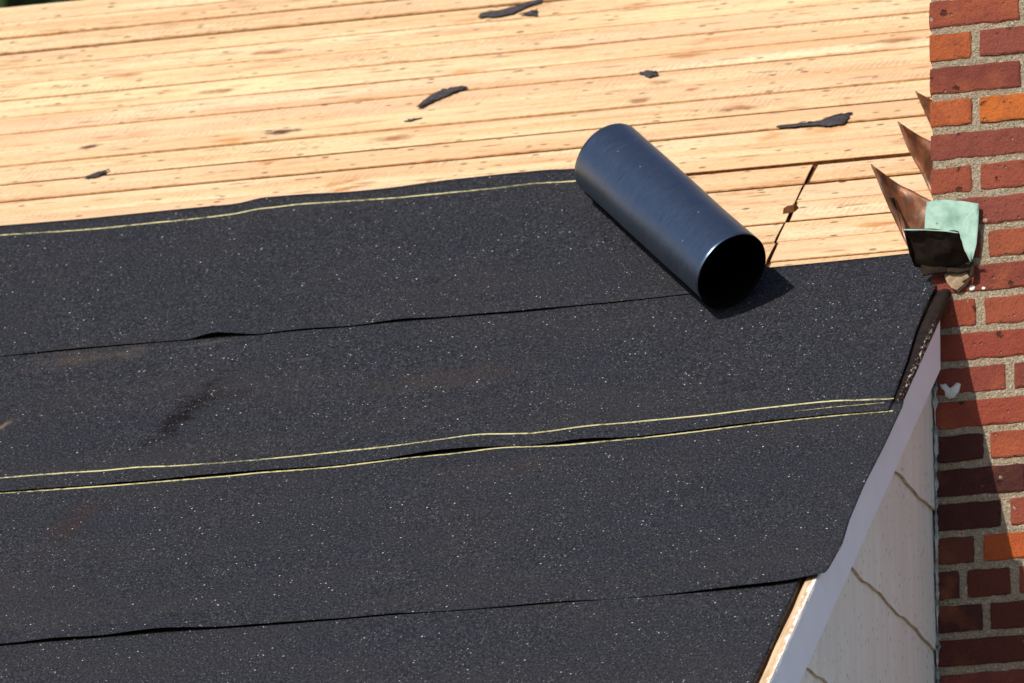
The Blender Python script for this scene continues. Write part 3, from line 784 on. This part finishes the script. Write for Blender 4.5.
solidify(roll, .0019, 0); roll.modifiers[0].material_offset = 1; roll.modifiers[0].material_offset_rim = 0
tag(roll, 'open roll of smooth black roofing felt lying where felt meets the bare boards', 'felt roll')

# ------------------------------------------------------------------ scraps of old felt on the boards
def scrap(pts, label, h=-.003, seed=0, lift=.0016):
    m = len(pts); out = []
    for k in range(m):
        a, b = pts[k], pts[(k+1) % m]
        for q in range(7):
            t = q/7; out.append((a[0]+(b[0]-a[0])*t + .0050*n1(k*3.3+q*.83, seed), a[1]+(b[1]-a[1])*t + .0075*n1(k*3.3+q*.83, seed+5)))
    m = len(out); c = (sum(p[0] for p in out)/m, sum(p[1] for p in out)/m)
    vs, fs = [], []
    for f in (1, .66, .33):
        for p in out:
            x, y = c[0]+(p[0]-c[0])*f, c[1]+(p[1]-c[1])*f
            vs.append((x, y, h + lift*(.5+.5*n1(x*14, y*14, seed)) + .0012))
    vs.append((c[0], c[1], h+lift*.5+.0012))
    for r in range(2):
        for k in range(m): fs.append((r*m+k, r*m+(k+1) % m, (r+1)*m+(k+1) % m, (r+1)*m+k))
    for k in range(m): fs.append((2*m+k, 2*m+(k+1) % m, 3*m))
    o = mesh('felt_scrap', vs, fs, M_SCRAP, None, ROOF_M, smooth=True); solidify(o, .0007, -1)
    return tag(o, label, 'scrap', 'felt scraps on the bare boards')
scrap([(-1.345,2.190),(-1.345,2.172),(-1.305,2.165),(-1.27,2.172),(-1.245,2.205),(-1.218,2.222),(-1.215,2.240),(-1.24,2.235),(-1.275,2.215),(-1.30,2.200)], 'long thin black felt scrap at the top centre of the bare boards', seed=1)
scrap([(-1.255,2.165),(-1.212,2.152),(-1.218,2.185)], 'tiny dark triangular scrap just right of the long thin top scrap', seed=2)
scrap([(-1.372,1.712),(-1.360,1.712),(-1.335,1.740),(-1.30,1.772),(-1.278,1.793),(-1.295,1.805),(-1.335,1.795),(-1.355,1.765)], 'black leaf shaped felt scrap in the middle of the boards', seed=3)
scrap([(-.908,1.782),(-.878,1.754),(-.860,1.760),(-.866,1.780),(-.890,1.790)], 'small dark felt chip on the boards above the roll', seed=4)
scrap([(-.535,1.430),(-.535,1.420),(-.45,1.415),(-.425,1.405),(-.39,1.410),(-.385,1.465),(-.415,1.462),(-.44,1.438),(-.49,1.430)], 'grey tailed felt scrap on the boards between roll and chimney', seed=5)
scrap([(-2.048,1.502),(-2.012,1.500),(-1.992,1.535),(-2.02,1.525)], 'small black pointed felt scrap near the left edge of the boards', seed=6)
scrap([(-1.382,1.64),(-1.365,1.636),(-1.345,1.650),(-1.362,1.652)], 'tiny black sliver on the boards below the leaf shaped scrap', seed=7, lift=.002)

# ------------------------------------------------------------------ a tree behind the ridge
def tree(loc, H, crown_r, label, seed):
    r = random.Random(seed)
    root = empty('leafy_tree', loc, label, 'tree')
    vs, fs = [], []
    def limb(p0, p1, r0, r1, n=8):
        prev = None
        d = (p1-p0).normalized(); x = d.orthogonal().normalized(); y = d.cross(x)
        for k in range(6):
            t = k/5; c = p0.lerp(p1, t) + x*.12*math.sin(t*5)*(r0*2); rr = r0+(r1-r0)*t; b = len(vs)
            for j in range(n):
                an = 2*math.pi*j/n; vs.append(c + (x*math.cos(an)+y*math.sin(an))*rr)
            if prev is not None:
                for j in range(n): fs.append((prev+j, prev+(j+1) % n, b+(j+1) % n, b+j))
            prev = b
    L = Vector(loc)
    limb(L, L+Vector((0,0,H*.75)), .32, .10)
    ends = []
    for k in range(16):
        an = k*2.4; z = H*(.3+.5*k/16); e = L + Vector((math.cos(an)*crown_r*.8, math.sin(an)*crown_r*.8, z+H*.14))
        limb(L+Vector((0,0,z)), e, .11, .03, 6); ends.append(e)
    mesh('trunk', vs, fs, M_BARK, root)
    vs, fs = [], []
    clumps = []
    for k in range(150):
        an = r.random()*6.283; zz = r.random(); rad = crown_r*math.sqrt(r.random())*math.sin(math.pi*(.12+.86*zz))**.7
        clumps.append((L+Vector((math.cos(an)*rad, math.sin(an)*rad, H*(.28+.74*zz))), r.uniform(.6, 1.3)))
    for (c, s) in clumps:
        for q in range(420):
            d = Vector((r.gauss(0,1), r.gauss(0,1), r.gauss(0,.8))); d = d.normalized()*s*r.random()**.4
            p = c+d; x = Vector((r.gauss(0,1), r.gauss(0,1), r.gauss(0,1))).normalized(); y = x.orthogonal().normalized(); l = r.uniform(.06, .115)
            b = len(vs); vs += [p-x*l, p+y*l*.5, p+x*l, p-y*l*.5]; fs.append((b, b+1, b+2, b+3))
    mesh('crown', vs, fs, M_LEAF, root)
tree((-7.0, 14.5, 0), 19.5, 4.8, 'dark green tree top showing just above the ridge at the top left corner', 5)

# ------------------------------------------------------------------ light
LD = (ROOF_M.to_3x3() @ Vector((.29, .37, -1.0))).normalized()     # the way the sunlight travels
to_sun = -LD
el = math.asin(to_sun.z); az = math.atan2(to_sun.x, to_sun.y)      # clockwise from +Y
sun = bpy.data.lights.new('sun', 'SUN'); sun.energy = 4.6; sun.angle = R(.53); sun.color = (1.0, .93, .82)
so = bpy.data.objects.new('sun', sun); COL.objects.link(so); so.location = (-5, -15, 25)
so.rotation_euler = LD.to_track_quat('-Z', 'Y').to_euler()
w = bpy.data.worlds.new('World'); scene.world = w; w.use_nodes = True
nt = w.node_tree; bg = nt.nodes['Background']
sky = nt.nodes.new('ShaderNodeTexSky'); sky.sky_type = 'NISHITA'; sky.sun_disc = False
sky.sun_elevation = el; sky.sun_rotation = az; sky.altitude = 100; sky.air_density = 1.0; sky.dust_density = .8; sky.ozone_density = 1.5
nt.links.new(sky.outputs[0], bg.inputs[0]); bg.inputs[1].default_value = .138

# ------------------------------------------------------------------ camera
cam = bpy.data.cameras.new('camera'); co = bpy.data.objects.new('camera', cam); COL.objects.link(co)
PH, EL, FPX, ROLL = R(17.2422569), R(17.0532745), 11644.5858, R(.0917432)
fwd = Vector((-math.sin(PH)*math.cos(EL), math.cos(PH)*math.cos(EL), math.sin(EL)))
r0 = Vector((math.cos(PH), math.sin(PH), 0)); u0 = r0.cross(fwd)
r = r0*math.cos(ROLL) + u0*math.sin(ROLL); u = u0*math.cos(ROLL) - r0*math.sin(ROLL)
co.location = Vector((5.60073392, -20.50855442, -6.39214299)) + Vector((0, 0, 8))
co.rotation_euler = Matrix((r, u, -fwd)).transposed().to_euler()
cam.sensor_width = 36; cam.sensor_fit = 'HORIZONTAL'; cam.lens = 36*FPX/1024
cam.clip_start = .5; cam.clip_end = 3000
cam.dof.use_dof = True; cam.dof.focus_distance = 22.2; cam.dof.aperture_fstop = 9
scene.camera = co
scene.view_settings.view_transform = 'Standard'; scene.view_settings.look = 'None'; scene.view_settings.exposure = 0; scene.view_settings.gamma = 1
